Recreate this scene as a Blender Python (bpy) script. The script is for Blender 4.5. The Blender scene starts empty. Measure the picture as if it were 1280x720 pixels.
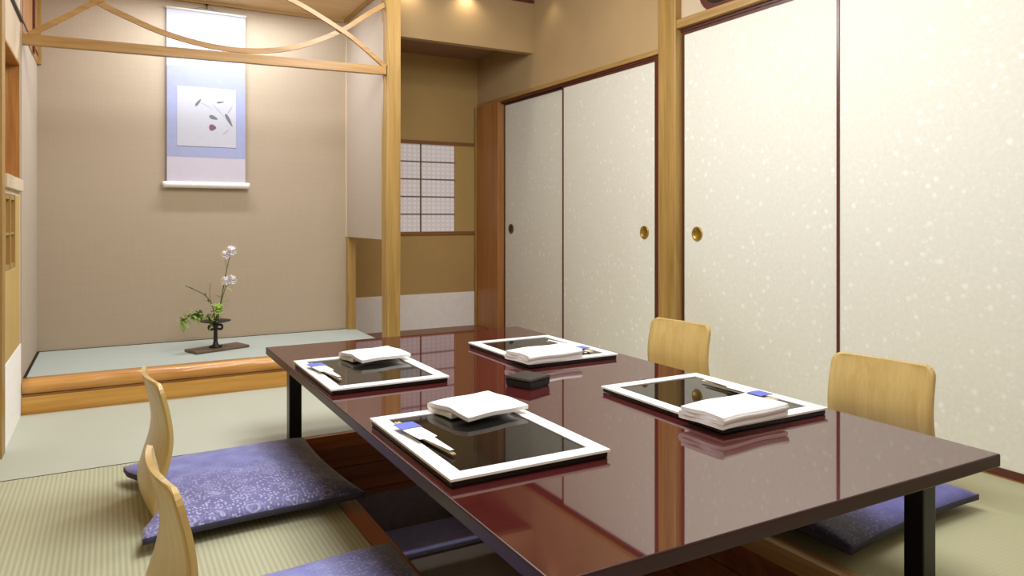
import bpy, bmesh, math, random
from mathutils import Vector, Matrix
random.seed(5)
sc = bpy.context.scene
COL = sc.collection
PI = math.pi

# ------------------------------------------------------------------ materials
def lin(c):
    if isinstance(c, str):
        c = tuple(int(c[i:i+2], 16) for i in (0, 2, 4))
    return tuple((v/255/12.92 if v/255 <= .04045 else ((v/255+.055)/1.055)**2.4) for v in c) + (1,)

def new_mat(name, rough=.6, spec=.5, coat=0):
    m = bpy.data.materials.new(name); m.use_nodes = True
    nt = m.node_tree; b = nt.nodes['Principled BSDF']
    b.inputs['Roughness'].default_value = rough
    b.inputs['Specular IOR Level'].default_value = spec
    b.inputs['Coat Weight'].default_value = coat
    b.inputs['Coat Roughness'].default_value = .02
    return m, nt, b

def N(nt, t, **kw):
    n = nt.nodes.new(t)
    for k, v in kw.items():
        if k in n.inputs: n.inputs[k].default_value = v
        else: setattr(n, k, v)
    return n

def coords(nt, scale=(1, 1, 1), rot=(0, 0, 0)):
    tc = N(nt, 'ShaderNodeTexCoord'); mp = N(nt, 'ShaderNodeMapping')
    mp.inputs['Scale'].default_value = scale; mp.inputs['Rotation'].default_value = rot
    nt.links.new(tc.outputs['Object'], mp.inputs['Vector'])
    return mp.outputs['Vector']

def ramp(nt, fac, stops):
    r = N(nt, 'ShaderNodeValToRGB'); e = r.color_ramp.elements
    while len(e) < len(stops): e.new(.5)
    for i, (p, c) in enumerate(stops):
        e[i].position = p; e[i].color = c if len(c) == 4 else lin(c)
    nt.links.new(fac, r.inputs['Fac']); return r.outputs['Color']

def mixc(nt, fac, a, b, mode='MIX'):
    m = N(nt, 'ShaderNodeMix', data_type='RGBA', blend_type=mode)
    if isinstance(fac, (int, float)): m.inputs[0].default_value = fac
    else: nt.links.new(fac, m.inputs[0])
    for s, v in ((6, a), (7, b)):
        if isinstance(v, tuple): m.inputs[s].default_value = v
        else: nt.links.new(v, m.inputs[s])
    return m.outputs[2]

def math_(nt, op, a, b=None, c=None):
    m = N(nt, 'ShaderNodeMath', operation=op)
    for i, v in enumerate((a, b, c)):
        if v is None: continue
        if isinstance(v, (int, float)): m.inputs[i].default_value = v
        else: nt.links.new(v, m.inputs[i])
    return m.outputs[0]

def bump(nt, b, h, strength, dist=.002):
    n = N(nt, 'ShaderNodeBump', Strength=strength, Distance=dist)
    nt.links.new(h, n.inputs['Height']); nt.links.new(n.outputs[0], b.inputs['Normal'])

def plain(name, c, rough=.6, spec=.5, coat=0, var=.06, scale=30, metal=0):
    m, nt, b = new_mat(name, rough, spec, coat); b.inputs['Metallic'].default_value = metal
    n = N(nt, 'ShaderNodeTexNoise', Scale=scale, Detail=3); nt.links.new(coords(nt), n.inputs['Vector'])
    c = lin(c); d = tuple(v*(1-var) for v in c[:3])+(1,); u = tuple(min(1, v*(1+var)) for v in c[:3])+(1,)
    nt.links.new(ramp(nt, n.outputs['Fac'], [(.3, d), (.7, u)]), b.inputs['Base Color'])
    return m

def wood(name, dark, light, axis='z', rough=.4, cross=22, coat=0, spec=.4):
    m, nt, b = new_mat(name, rough, spec, coat)
    s = [cross]*3; s['xyz'.index(axis)] = cross*.045
    v = coords(nt, s)
    n = N(nt, 'ShaderNodeTexNoise', Scale=1.2, Detail=5, Roughness=.6, Distortion=.7); nt.links.new(v, n.inputs['Vector'])
    s2 = [cross*8]*3; s2['xyz'.index(axis)] = cross*.25
    f = N(nt, 'ShaderNodeTexNoise', Scale=1, Detail=2); nt.links.new(coords(nt, s2), f.inputs['Vector'])
    a = math_(nt, 'MULTIPLY_ADD', f.outputs['Fac'], .3, math_(nt, 'MULTIPLY', n.outputs['Fac'], .8))
    nt.links.new(ramp(nt, a, [(.38, dark), (.68, light)]), b.inputs['Base Color'])
    bump(nt, b, f.outputs['Fac'], .12, .001)
    return m

def plaster(name, c, rough=.9):
    m, nt, b = new_mat(name, rough, .2)
    v = coords(nt)
    n = N(nt, 'ShaderNodeTexNoise', Scale=260, Detail=3); nt.links.new(v, n.inputs['Vector'])
    w = N(nt, 'ShaderNodeTexNoise', Scale=3, Detail=3); nt.links.new(v, w.inputs['Vector'])
    a = math_(nt, 'MULTIPLY_ADD', w.outputs['Fac'], .4, math_(nt, 'MULTIPLY', n.outputs['Fac'], .6))
    c = lin(c); d = tuple(x*.9 for x in c[:3])+(1,); u = tuple(min(1, x*1.08) for x in c[:3])+(1,)
    nt.links.new(ramp(nt, a, [(.35, d), (.65, u)]), b.inputs['Base Color'])
    bump(nt, b, n.outputs['Fac'], .25, .001)
    return m

def woven_wall(name, c):
    m, nt, b = new_mat(name, .9, .2)
    a = N(nt, 'ShaderNodeTexNoise', Scale=1, Detail=2); nt.links.new(coords(nt, (6, 6, 300)), a.inputs['Vector'])
    d = N(nt, 'ShaderNodeTexNoise', Scale=1, Detail=2); nt.links.new(coords(nt, (200, 200, 5)), d.inputs['Vector'])
    s = math_(nt, 'MULTIPLY_ADD', a.outputs['Fac'], .5, math_(nt, 'MULTIPLY', d.outputs['Fac'], .5))
    c = lin(c); lo = tuple(x*.965 for x in c[:3])+(1,); hi = tuple(min(1, x*1.03) for x in c[:3])+(1,)
    nt.links.new(ramp(nt, s, [(.35, lo), (.65, hi)]), b.inputs['Base Color'])
    bump(nt, b, s, .05, .001)
    return m

def tatami(name, a, b_, axis, pitch=.0135, amt=1.0):
    m, nt, b = new_mat(name, .65, .3)
    tc = N(nt, 'ShaderNodeTexCoord'); sx = N(nt, 'ShaderNodeSeparateXYZ'); nt.links.new(tc.outputs['Object'], sx.inputs[0])
    t = math_(nt, 'MULTIPLY', sx.outputs['X' if axis == 'y' else 'Y'], 2*PI/pitch)
    s = math_(nt, 'MULTIPLY_ADD', math_(nt, 'SINE', t), .5*amt, .5)
    sc_ = (1200, 40, 40) if axis == 'x' else (40, 1200, 40)
    n = N(nt, 'ShaderNodeTexNoise', Scale=1, Detail=2); nt.links.new(coords(nt, sc_), n.inputs['Vector'])
    g = N(nt, 'ShaderNodeTexNoise', Scale=2.5, Detail=2); nt.links.new(coords(nt), g.inputs['Vector'])
    f = math_(nt, 'MULTIPLY_ADD', g.outputs['Fac'], .25, math_(nt, 'MULTIPLY_ADD', n.outputs['Fac'], .3, math_(nt, 'MULTIPLY', s, .5)))
    nt.links.new(ramp(nt, f, [(.2, a), (.85, b_)]), b.inputs['Base Color'])
    bump(nt, b, s, .25*amt, .002)
    return m

def fusuma_paper(name):
    m, nt, b = new_mat(name, .7, .3)
    tc = N(nt, 'ShaderNodeTexCoord'); mp = N(nt, 'ShaderNodeMapping'); mp.inputs['Scale'].default_value = (0, 1, 1)
    nt.links.new(tc.outputs['Object'], mp.inputs['Vector'])
    def spots(scale, r0, r1):
        v = N(nt, 'ShaderNodeTexVoronoi', Scale=scale, Randomness=.85); nt.links.new(mp.outputs[0], v.inputs['Vector'])
        w = N(nt, 'ShaderNodeTexNoise', Scale=110, Detail=2); nt.links.new(mp.outputs[0], w.inputs['Vector'])
        d = math_(nt, 'ADD', v.outputs['Distance'], math_(nt, 'MULTIPLY', math_(nt, 'SUBTRACT', w.outputs['Fac'], .5), .28))
        return ramp(nt, d, [(r0, (1, 1, 1, 1)), (r1, (0, 0, 0, 1))])
    s = spots(21, .12, .28)
    s2 = spots(38, .08, .28)
    g = N(nt, 'ShaderNodeTexNoise', Scale=60, Detail=3); nt.links.new(mp.outputs[0], g.inputs['Vector'])
    base = ramp(nt, g.outputs['Fac'], [(.3, (223, 221, 206)), (.7, (230, 228, 214))])
    c = mixc(nt, math_(nt, 'MULTIPLY', s, .5), base, lin((253, 252, 248)))
    c = mixc(nt, math_(nt, 'MULTIPLY', s2, .45), c, lin((246, 244, 236)))
    nt.links.new(c, b.inputs['Base Color'])
    return m

def batik(name, g0=(116, 118, 180), g1=(146, 150, 204), p0=(108, 105, 152), p1=(134, 133, 184), p2=(184, 182, 210)):
    # blue-violet zabuton cloth: plain ground on one half, rosettes and dots on the other, table shade painted along one border
    m, nt, b = new_mat(name, .55, .35); b.inputs['Sheen Weight'].default_value = .15
    tc = N(nt, 'ShaderNodeTexCoord'); sx = N(nt, 'ShaderNodeSeparateXYZ'); nt.links.new(tc.outputs['Object'], sx.inputs[0])
    X, Y = sx.outputs['X'], sx.outputs['Y']
    mp = N(nt, 'ShaderNodeMapping'); mp.inputs['Scale'].default_value = (1, 1, 0); nt.links.new(tc.outputs['Object'], mp.inputs['Vector'])
    vec = mp.outputs[0]
    wn = N(nt, 'ShaderNodeTexNoise', Scale=30, Detail=2); nt.links.new(vec, wn.inputs['Vector'])
    wv = mixc(nt, .035, vec, wn.outputs['Color'])
    v = N(nt, 'ShaderNodeTexVoronoi', Scale=11, Randomness=.3); nt.links.new(wv, v.inputs['Vector'])
    rings = math_(nt, 'MULTIPLY_ADD', math_(nt, 'SINE', math_(nt, 'MULTIPLY', v.outputs['Distance'], 50)), .5, .5)
    v2 = N(nt, 'ShaderNodeTexVoronoi', Scale=105, Randomness=.6); nt.links.new(vec, v2.inputs['Vector'])
    dots = ramp(nt, v2.outputs['Distance'], [(.25, (1, 1, 1, 1)), (.5, (0, 0, 0, 1))])
    inner = ramp(nt, v.outputs['Distance'], [(.18, (1, 1, 1, 1)), (.40, (0, 0, 0, 1))])
    pat = mixc(nt, math_(nt, 'MULTIPLY', inner, .75), dots, rings)
    n = N(nt, 'ShaderNodeTexNoise', Scale=14, Detail=3); nt.links.new(vec, n.inputs['Vector'])
    ground = ramp(nt, n.outputs['Fac'], [(.3, g0), (.7, g1)])
    col = ramp(nt, math_(nt, 'MULTIPLY_ADD', n.outputs['Fac'], .35, math_(nt, 'MULTIPLY', pat, .75)), [(.2, p0), (.55, p1), (.9, p2)])
    # pattern grows towards -Y, ground towards +Y
    k = N(nt, 'ShaderNodeMapRange'); k.inputs[1].default_value = .12; k.inputs[2].default_value = -.12
    nt.links.new(math_(nt, 'ADD', Y, math_(nt, 'MULTIPLY', math_(nt, 'SUBTRACT', n.outputs['Fac'], .5), .25)), k.inputs[0])
    k2 = N(nt, 'ShaderNodeMapRange'); k2.inputs[1].default_value = .03; k2.inputs[2].default_value = .2
    nt.links.new(X, k2.inputs[0])
    kk = math_(nt, 'MAXIMUM', k.outputs[0], math_(nt, 'MULTIPLY', k2.outputs[0], .8))
    c = mixc(nt, kk, ground, col)
    d = N(nt, 'ShaderNodeMapRange'); d.inputs[1].default_value = .08; d.inputs[2].default_value = .30  # shade of the table, painted into the cloth on its table side
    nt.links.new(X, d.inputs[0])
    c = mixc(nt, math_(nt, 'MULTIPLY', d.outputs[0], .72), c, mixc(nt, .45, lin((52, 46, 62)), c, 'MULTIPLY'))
    nt.links.new(c, b.inputs['Base Color'])
    bump(nt, b, n.outputs['Fac'], .2, .01)
    return m

M = {}
M['plaster'] = plaster('tan_plaster', (182, 154, 112))
M['plaster_pale'] = plaster('pale_plaster', (205, 186, 156))
M['plaster_alcove'] = plaster('alcove_plaster', (184, 152, 98))
M['toko_wall'] = woven_wall('tokonoma_wallcloth', (174, 156, 132))
M['toko_side'] = woven_wall('tokonoma_side_cloth', (180, 164, 144))
M['paper_dado'] = plain('white_dado_paper', (246, 243, 236), .85, .2, var=.03)
M['hinoki'] = wood('pale_cypress', (144, 110, 52), (176, 141, 80))
M['hinoki_y'] = wood('pale_cypress_along_y', (150, 114, 60), (184, 148, 90), 'y')
M['hinoki_x'] = wood('pale_cypress_along_x', (146, 108, 54), (178, 138, 80), 'x')
M['cedar'] = wood('red_cedar', (152, 98, 52), (184, 128, 74))
M['cedar_x'] = wood('cedar_along_x', (120, 78, 40), (150, 104, 58), 'x')
M['niche_wood'] = wood('niche_wood', (150, 98, 44), (186, 134, 70))
M['ochre'] = plaster('ochre_panel', (190, 160, 100))
M['log'] = wood('log_wood', (190, 128, 58), (218, 166, 96), 'x', .3, 14, .25)
M['kick'] = wood('riser_wood', (184, 126, 50), (208, 158, 78), 'x', .4, 18)
M['kerb'] = wood('kerb_wood', (150, 84, 40), (186, 116, 64), 'y', .4)
M['kerb_pale'] = wood('kerb_pale_wood', (176, 138, 92), (206, 170, 124), 'y', .4)
M['kerb_x'] = wood('kerb_wood_along_x', (150, 84, 40), (186, 116, 64), 'x', .4)
M['pit_wood'] = wood('pit_wood', (120, 66, 44), (152, 92, 62), 'x', .45, 16)
M['pit_carpet'] = plain('pit_carpet', (140, 128, 112), .95, .1, var=.2, scale=400)
M['pit_grey'] = plain('pit_grey', (134, 124, 130), .9, .1, var=.1)
M['pit_blue'] = plain('pit_blue_strip', (164, 162, 208), .9, .1, var=.08)
M['tat_near'] = tatami('tatami_ribbed', (166, 164, 130), (194, 192, 160), 'y', .0135, .85)
M['tat_far'] = tatami('tatami_fine', (176, 178, 158), (196, 198, 178), 'x', .012, .25)
M['tat_right'] = tatami('tatami_right', (164, 162, 126), (182, 178, 144), 'x', .012, .25)
M['tat_toko'] = tatami('tatami_tokonoma', (166, 174, 162), (188, 195, 184), 'x', .012, .25)
M['dark_gap'] = plain('dark_gap', (52, 44, 34), .9, .1)
M['fusuma'] = fusuma_paper('fusuma_paper')
M['lacquer_brown'] = plain('brown_lacquer_frame', (88, 44, 34), .3, .5)
M['dark_line'] = plain('dark_wire', (60, 50, 44), .6)
M['brass'] = plain('brass', (190, 150, 70), .35, .5, metal=.85)
M['bronze'] = plain('dark_bronze', (110, 92, 56), .4, .5, metal=.6)
M['brass_cup'] = plain('brass_cup', (150, 120, 34), .4, .5, metal=.5)
M['ceiling'] = wood('ceiling_boards', (150, 112, 76), (176, 138, 100), 'y', .7)
M['ceil_toko'] = wood('tokonoma_ceiling_board', (196, 160, 112), (214, 182, 136), 'x', .7)
M['ceil_dark'] = plain('alcove_ceiling', (150, 118, 92), .8)
M['trim_red'] = plain('reddish_trim', (104, 50, 40), .4)
M['table_red'] = plain('red_brown_lacquer', (72, 25, 25), .03, .5, 0, var=.02)
M['table_red'].node_tree.nodes['Principled BSDF'].inputs['IOR'].default_value = 2.6
M['table_edge'] = plain('dark_lacquer_edge', (54, 28, 26), .35, .3, 0, var=.03)
M['black_lacquer'] = plain('black_lacquer', (16, 14, 15), .12, .5, 0, var=.05)
M['leg_black'] = plain('black_leg', (22, 19, 20), .3, .5, 0, var=.05)
M['tray_black'] = plain('black_tray_panel', (26, 23, 19), .03, .62, 0, var=.02)
M['tray_white'] = plain('white_tray_rim', (244, 242, 238), .35, .5, var=.01)
M['box_black'] = plain('black_box', (22, 19, 20), .4, .5, var=.08)
M['box_top'] = plain('black_box_lid', (46, 40, 36), .35, .5, var=.08)
M['towel'] = plain('white_towel', (246, 244, 242), .9, .2, var=.02, scale=300)
M['sleeve'] = plain('white_paper_sleeve', (244, 241, 234), .7, .3, var=.02)
M['blue_band'] = plain('blue_band', (104, 114, 196), .6, .3, var=.08)
M['stick'] = wood('chopstick_wood', (214, 192, 150), (238, 222, 186), 'y', .5, 60)
M['stick_dark'] = plain('dark_chopstick', (40, 32, 30), .3)
M['chair'] = wood('oak_plywood', (190, 157, 92), (207, 178, 112), 'z', .35, 16, .1)
M['chair_edge'] = wood('plywood_seat', (182, 146, 80), (200, 168, 102), 'x', .35, 16, .1)
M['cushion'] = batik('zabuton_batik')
M['cushion_shaded'] = batik('zabuton_batik_shaded', (78, 76, 136), (108, 106, 168), (58, 54, 88), (88, 84, 138), (130, 128, 168))  # darker copy of the cloth, with table shade put into its colours
M['cushion_side'] = plain('zabuton_seam', (70, 68, 88), .7, .2)
M['scroll_white'] = plain('scroll_white_silk', (178, 178, 188), .8, .2, var=.02)
M['scroll_pale'] = plain('scroll_pale_silk', (192, 184, 192), .8, .2, var=.02)
M['scroll_blue'] = plain('scroll_blue_silk', (154, 157, 186), .8, .2, var=.03)
M['scroll_paper'] = plain('scroll_painting_paper', (184, 183, 188), .8, .2, var=.02)
M['ink_grey'] = plain('ink_grey', (112, 114, 112), .9, .1)
M['ink_pale'] = plain('ink_pale', (160, 158, 160), .9, .1)
M['ink_red'] = plain('ink_plum', (122, 88, 104), .9, .1)
M['roller'] = plain('scroll_roller', (228, 222, 212), .4, .4)
M['iron'] = plain('dark_iron', (44, 40, 42), .45, .5, metal=.5)
M['board_dark'] = wood('dark_vase_board', (84, 68, 54), (110, 92, 76), 'x', .4)
M['stem'] = plain('green_stem', (92, 104, 46), .6)
M['twig'] = plain('brown_twig', (98, 78, 52), .7)
M['leaf'] = plain('green_leaf', (122, 152, 64), .55, var=.25)
M['leaf_pale'] = plain('pale_green_leaf', (164, 186, 98), .55, var=.2)
M['petal'] = plain('white_petal', (246, 240, 240), .7, var=.03)
M['petal_green'] = plain('lime_petal', (178, 204, 104), .7, var=.08)
M['muntin'] = wood('shoji_muntin', (96, 72, 48), (124, 96, 66))

def shoji_paper(name, e):
    m, nt, b = new_mat(name, .9, .1)
    tc = N(nt, 'ShaderNodeTexCoord'); sx = N(nt, 'ShaderNodeSeparateXYZ'); nt.links.new(tc.outputs['Object'], sx.inputs[0])
    a = math_(nt, 'SINE', math_(nt, 'MULTIPLY', sx.outputs['X'], 2*PI/.04)); c = math_(nt, 'SINE', math_(nt, 'MULTIPLY', sx.outputs['Z'], 2*PI/.034))
    f = math_(nt, 'MULTIPLY_ADD', math_(nt, 'MAXIMUM', a, c), .5, .5)
    col = ramp(nt, f, [(.3, (228, 220, 221)), (1, (212, 203, 203))])
    nt.links.new(col, b.inputs['Base Color'])
    nt.links.new(col, b.inputs['Emission Color']); b.inputs['Emission Strength'].default_value = e
    return m
M['shoji'] = shoji_paper('emissive_shoji_paper', .22)  # paper with a weak emission in its own colour
M['shoji_pink'] = plain('pinkish_paper', (226, 186, 166), .8, .2, var=.03)

# ------------------------------------------------------------------ geometry helpers
def box(bm, x0, x1, y0, y1, z0, z1, mi=0):
    r = bmesh.ops.create_cube(bm, size=1)
    bmesh.ops.scale(bm, vec=(x1-x0, y1-y0, z1-z0), verts=r['verts'])
    bmesh.ops.translate(bm, vec=((x0+x1)/2, (y0+y1)/2, (z0+z1)/2), verts=r['verts'])
    fs = set(f for v in r['verts'] for f in v.link_faces)
    for f in fs: f.material_index = mi
    return r['verts']

def bbox(bm, x0, x1, y0, y1, z0, z1, bev=.004, seg=2, mi=0):
    vs = box(bm, x0, x1, y0, y1, z0, z1, mi)
    es = list(set(e for v in vs for e in v.link_edges))
    bmesh.ops.bevel(bm, geom=es, offset=bev, segments=seg, profile=.5, affect='EDGES')

def spline(pts, n=10):
    P = [Vector(p) for p in pts]; out = []
    for i in range(len(P)-1):
        p0 = P[max(i-1, 0)]; p1 = P[i]; p2 = P[i+1]; p3 = P[min(i+2, len(P)-1)]
        for k in range(n):
            t = k/n
            out.append(.5*((2*p1)+(p2-p0)*t+(2*p0-5*p1+4*p2-p3)*t*t+(3*p1-p0-3*p2+p3)*t**3))
    out.append(P[-1]); return out

def tube(bm, pts, r, seg=10, mi=0, square=None):
    pts = [Vector(p) for p in pts]; rings = []
    n = len(pts); up = Vector((0, 1, 0)) if square else None
    last = None
    for i, p in enumerate(pts):
        t = (pts[min(i+1, n-1)]-pts[max(i-1, 0)]).normalized()
        if square: a = Vector((0, 1, 0))
        else:
            a = last if last else (Vector((0, 0, 1)) if abs(t.z) < .9 else Vector((1, 0, 0)))
        a = (a-t*a.dot(t)).normalized(); last = a; b = t.cross(a)
        ri = r[i] if isinstance(r, (list, tuple)) else r
        if square:
            w, h = square
            rings.append([bm.verts.new(p+a*sx*w+b*sy*h) for sx, sy in ((1, 1), (-1, 1), (-1, -1), (1, -1))])
        else:
            rings.append([bm.verts.new(p+(a*math.cos(2*PI*k/seg)+b*math.sin(2*PI*k/seg))*ri) for k in range(seg)])
    m = len(rings[0])
    for i in range(n-1):
        for k in range(m):
            f = bm.faces.new((rings[i][k], rings[i][(k+1) % m], rings[i+1][(k+1) % m], rings[i+1][k])); f.material_index = mi; f.smooth = not square
    for R in (rings[0], rings[-1]):
        f = bm.faces.new(R); f.material_index = mi

def lathe(bm, prof, c=(0, 0, 0), seg=28, mi=0, axis='z'):
    rings = []
    for r, z in prof:
        ring = []
        for k in range(seg):
            a = 2*PI*k/seg; p = (r*math.cos(a), r*math.sin(a), z)
            if axis == 'x': p = (z, r*math.cos(a), r*math.sin(a))
            ring.append(bm.verts.new(Vector(c)+Vector(p)))
        rings.append(ring)
    for i in range(len(rings)-1):
        for k in range(seg):
            f = bm.faces.new((rings[i][k], rings[i][(k+1) % seg], rings[i+1][(k+1) % seg], rings[i+1][k])); f.smooth = True; f.material_index = mi
    for R in (rings[0], rings[-1]):
        f = bm.faces.new(R); f.material_index = mi

def shell(bm, P, th, smooth=True, mi=0):
    """closed plate of thickness th built on a grid of points P[i][j]"""
    n, m = len(P), len(P[0]); A, B = [], []
    for i in range(n):
        ra, rb = [], []
        for j in range(m):
            du = P[min(i+1, n-1)][j]-P[max(i-1, 0)][j]; dv = P[i][min(j+1, m-1)]-P[i][max(j-1, 0)]
            nn = du.cross(dv)
            nn = nn.normalized() if nn.length > 1e-9 else Vector((0, 0, 1))
            ra.append(bm.verts.new(P[i][j]+nn*th/2)); rb.append(bm.verts.new(P[i][j]-nn*th/2))
        A.append(ra); B.append(rb)
    def q(*v):
        f = bm.faces.new(v); f.smooth = smooth; f.material_index = mi
    for i in range(n-1):
        for j in range(m-1):
            q(A[i][j], A[i+1][j], A[i+1][j+1], A[i][j+1]); q(B[i][j], B[i][j+1], B[i+1][j+1], B[i+1][j])
    def e(*v):
        f = bm.faces.new(v); f.smooth = False; f.material_index = mi
    for i in range(n-1):
        e(A[i][0], B[i][0], B[i+1][0], A[i+1][0]); e(A[i][-1], A[i+1][-1], B[i+1][-1], B[i][-1])
    for j in range(m-1):
        e(A[0][j], A[0][j+1], B[0][j+1], B[0][j]); e(A[-1][j], B[-1][j], B[-1][j+1], A[-1][j+1])

def obj(name, bm, mats, parent=None, loc=None, rot=None):
    bmesh.ops.recalc_face_normals(bm, faces=bm.faces)
    me = bpy.data.meshes.new(name); bm.to_mesh(me); bm.free()
    for m in (mats if isinstance(mats, (list, tuple)) else [mats]): me.materials.append(m)
    o = bpy.data.objects.new(name, me); COL.objects.link(o)
    if parent: o.parent = parent
    if loc: o.location = loc
    if rot: o.rotation_euler = rot
    return o

def tag(o, label, cat, group=None):
    o['label'] = label; o['category'] = cat
    if group: o['group'] = group
    return o

def thing(name, label, cat, loc=(0, 0, 0), rz=0, group=None):
    o = bpy.data.objects.new(name, None); COL.objects.link(o); o.empty_display_size = .1
    o.location = loc; o.rotation_euler = (0, 0, rz)
    return tag(o, label, cat, group)

def struct(name, bm, mats, parent=None):
    o = obj(name, bm, mats, parent)
    if not parent: o['kind'] = 'structure'
    return o

def sbox(name, x0, x1, y0, y1, z0, z1, m, parent=None, bev=0):
    bm = bmesh.new()
    if bev: bbox(bm, x0, x1, y0, y1, z0, z1, bev)
    else: box(bm, x0, x1, y0, y1, z0, z1)
    return struct(name, bm, m, parent)

def dup(root, loc, rz, label, group=None):
    r = root.copy(); COL.objects.link(r); r.location = loc; r.rotation_euler = (0, 0, rz); r['label'] = label
    if group: r['group'] = group
    for ch in list(root.children):
        c = ch.copy(); COL.objects.link(c); c.parent = r
        for g in list(ch.children):
            d = g.copy(); COL.objects.link(d); d.parent = c
    return r

# ------------------------------------------------------------------ the room
XL, XR, YN, CZ = -1.3, 2.62, -1.3, 2.39          # far left side, right door plane, wall behind the camera, ceiling
PX0, PX1, PY0, PY1 = .66, 1.535, .95, 2.85       # leg pit under the table

# floor: tatami mats around the pit
sbox('floor', XL, .602, .10, 2.875, -.05, 0, M['tat_near'])
sbox('floor', -.34, 1.50, 2.884, 3.80, -.05, 0, M['tat_far'])
sbox('floor', 1.506, 2.585, 2.884, 3.80, -.05, 0, M['tat_far'])
sbox('floor', 1.588, 2.585, .10, 2.875, -.05, 0, M['tat_right'])
sbox('floor', XL, 2.585, YN, .095, -.05, 0, M['tat_far'])
sbox('floor', .604, 1.586, .10, .898, -.05, 0, M['tat_far'])
sbox('floor', XL, -.35, 2.884, 3.15, -.05, 0, M['tat_far'])
bm = bmesh.new()                                  # dark subfloor that shows in the seams
box(bm, XL, .60, YN, 3.8, -.09, -.05); box(bm, 1.60, XR, YN, 3.8, -.09, -.05); box(bm, .60, 1.60, 2.90, 3.8, -.09, -.05); box(bm, .60, 1.60, YN, .90, -.09, -.05); box(bm, XL, 2.58, 2.8752, 2.8838, -.05, -.0008)
struct('floor', bm, M['dark_gap'])
# wooden kerb of the pit
sbox('trim_1', .604, PX0, .90, 2.875, -.05, .001, M['kerb'])
sbox('trim_2', PX1, 1.586, .90, 2.875, -.05, .001, M['kerb_pale'])
sbox('trim_3', PX0, PX1, PY1, 2.875, -.05, .001, M['kerb_x'])
sbox('trim_4', PX0, PX1, .90, PY0, -.05, .001, M['kerb_x'])
# pit walls and bottom
bm = bmesh.new()
for z0, z1 in ((-.13, -.05), (-.235, -.134), (-.42, -.239)):
    box(bm, PX0-.02, PX1+.02, PY1, PY1+.03, z0, z1); box(bm, PX0-.02, PX1+.02, PY0-.03, PY0, z0, z1)
    box(bm, PX0-.03, PX0, PY0, PY1, z0, z1); box(bm, PX1, PX1+.03, PY0, PY1, z0, z1)
struct('wall_pit', bm, M['pit_wood'])
sbox('floor_pit', PX0-.03, PX1+.03, PY0-.03, PY1+.03, -.46, -.42, M['pit_carpet'])
sbox('trim_5', PX0, PX1, PY1-.02, PY1-.001, -.42, -.26, M['pit_grey'])
bm = bmesh.new(); bbox(bm, PX0+.01, PX1-.01, 2.56, 2.80, -.42, -.40, .006)  # thin blue-grey strip across the pit bottom
tag(obj('pit_strip', bm, M['pit_blue']), 'flat blue-grey strip lying at the bottom of the pit under the table', 'mat')

# right wall: two pairs of sliding doors, posts, head rails and the plaster above
def fusuma(name, y0, y1, z1, x, handle_y, hm, cup):
    bm = bmesh.new(); box(bm, x, x+.02, y0+.012, y1-.012, .014, z1-.012)
    d = struct(name, bm, M['fusuma'])
    bm = bmesh.new()
    w = .013
    box(bm, x-.004, x+.022, y0, y0+w, 0.004, z1); box(bm, x-.004, x+.022, y1-w, y1, .004, z1)
    box(bm, x-.004, x+.022, y0+w, y1-w, .004, .03); box(bm, x-.004, x+.022, y0+w, y1-w, z1-.014, z1)
    obj('door_frame', bm, M['lacquer_brown'], d)
    bm = bmesh.new(); lathe(bm, [(.036, 0), (.036, -.005), (.033, -.007), (.027, -.006), (.025, -.002), (.0001, -.0015)], (x, handle_y, .782), 28, 0, 'x')
    for f in bm.faces:
        if max((v.co.y-handle_y)**2+(v.co.z-.782)**2 for v in f.verts) < .0262**2: f.material_index = 1
    h = obj('door_handle', bm, [hm, cup], d); h['label'] = 'round recessed brass pull'
    return d
fusuma('door_1', 1.922, 2.872, 1.83, XR, 2.764, M['brass'], M['brass_cup'])
fusuma('door_2', .965, 1.935, 1.83, XR-.026, 1.08, M['brass'], M['brass_cup'])
fusuma('door_5', .0, .968, 1.83, XR, .86, M['brass'], M['brass_cup'])
fusuma('door_3', 3.078, 4.018, 1.735, XR, 3.18, M['brass'], M['brass_cup'])
fusuma('door_4', 4.01, 4.872, 1.735, XR+.026, 4.765, M['bronze'], M['dark_line'])
sbox('wall_right', XR+.055, XR+.12, YN, 5.3, -.05, CZ, M['plaster'])
sbox('wall_right', XR-.012, XR+.055, 3.02, 5.26, 1.775, CZ, M['plaster'])          # above the far doors
sbox('wall_right', XR-.006, XR+.055, YN, 2.88, 1.905, CZ, M['plaster_pale'])        # above the near doors
sbox('wall_right', XR-.006, XR+.055, YN, -.02, 0, 1.905, M['plaster_pale'])
bm = bmesh.new(); bbox(bm, XR-.045, XR+.05, 2.878, 3.016, -.0, CZ, .006); struct('trim_6', bm, M['hinoki'])       # main post between the pairs
sbox('trim_7', XR-.040, XR+.05, YN, 2.878, 1.848, 1.892, M['hinoki_y'], bev=.003)   # head rail near
sbox('trim_8', XR-.008, XR+.05, YN, 2.878, 1.832, 1.848, M['lacquer_brown'])  # door track strip, dark to stand for the shadow under the rail
sbox('trim_9', XR-.020, XR+.05, 3.016, 5.26, 1.752, 1.778, M['hinoki_y'], bev=.002)  # head rail far
sbox('trim_10', XR-.006, XR+.05, 3.016, 4.88, 1.737, 1.752, M['lacquer_brown'])  # dark strip standing for the shadow line below the far rail
sbox('trim_11', XR-.006, XR+.05, 3.016, 3.076, 0, 1.737, M['lacquer_brown'])
sbox('trim_12', XR-.03, XR+.055, YN, 2.878, -.05, .003, M['cedar'])                  # sill
sbox('trim_13', XR-.03, XR+.055, 3.016, 4.9, -.05, .003, M['cedar'])
sbox('trim_14', XR-.03, XR+.05, 4.876, 5.255, 0, 1.752, M['cedar'], bev=.004)       # wide board at the alcove corner
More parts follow.
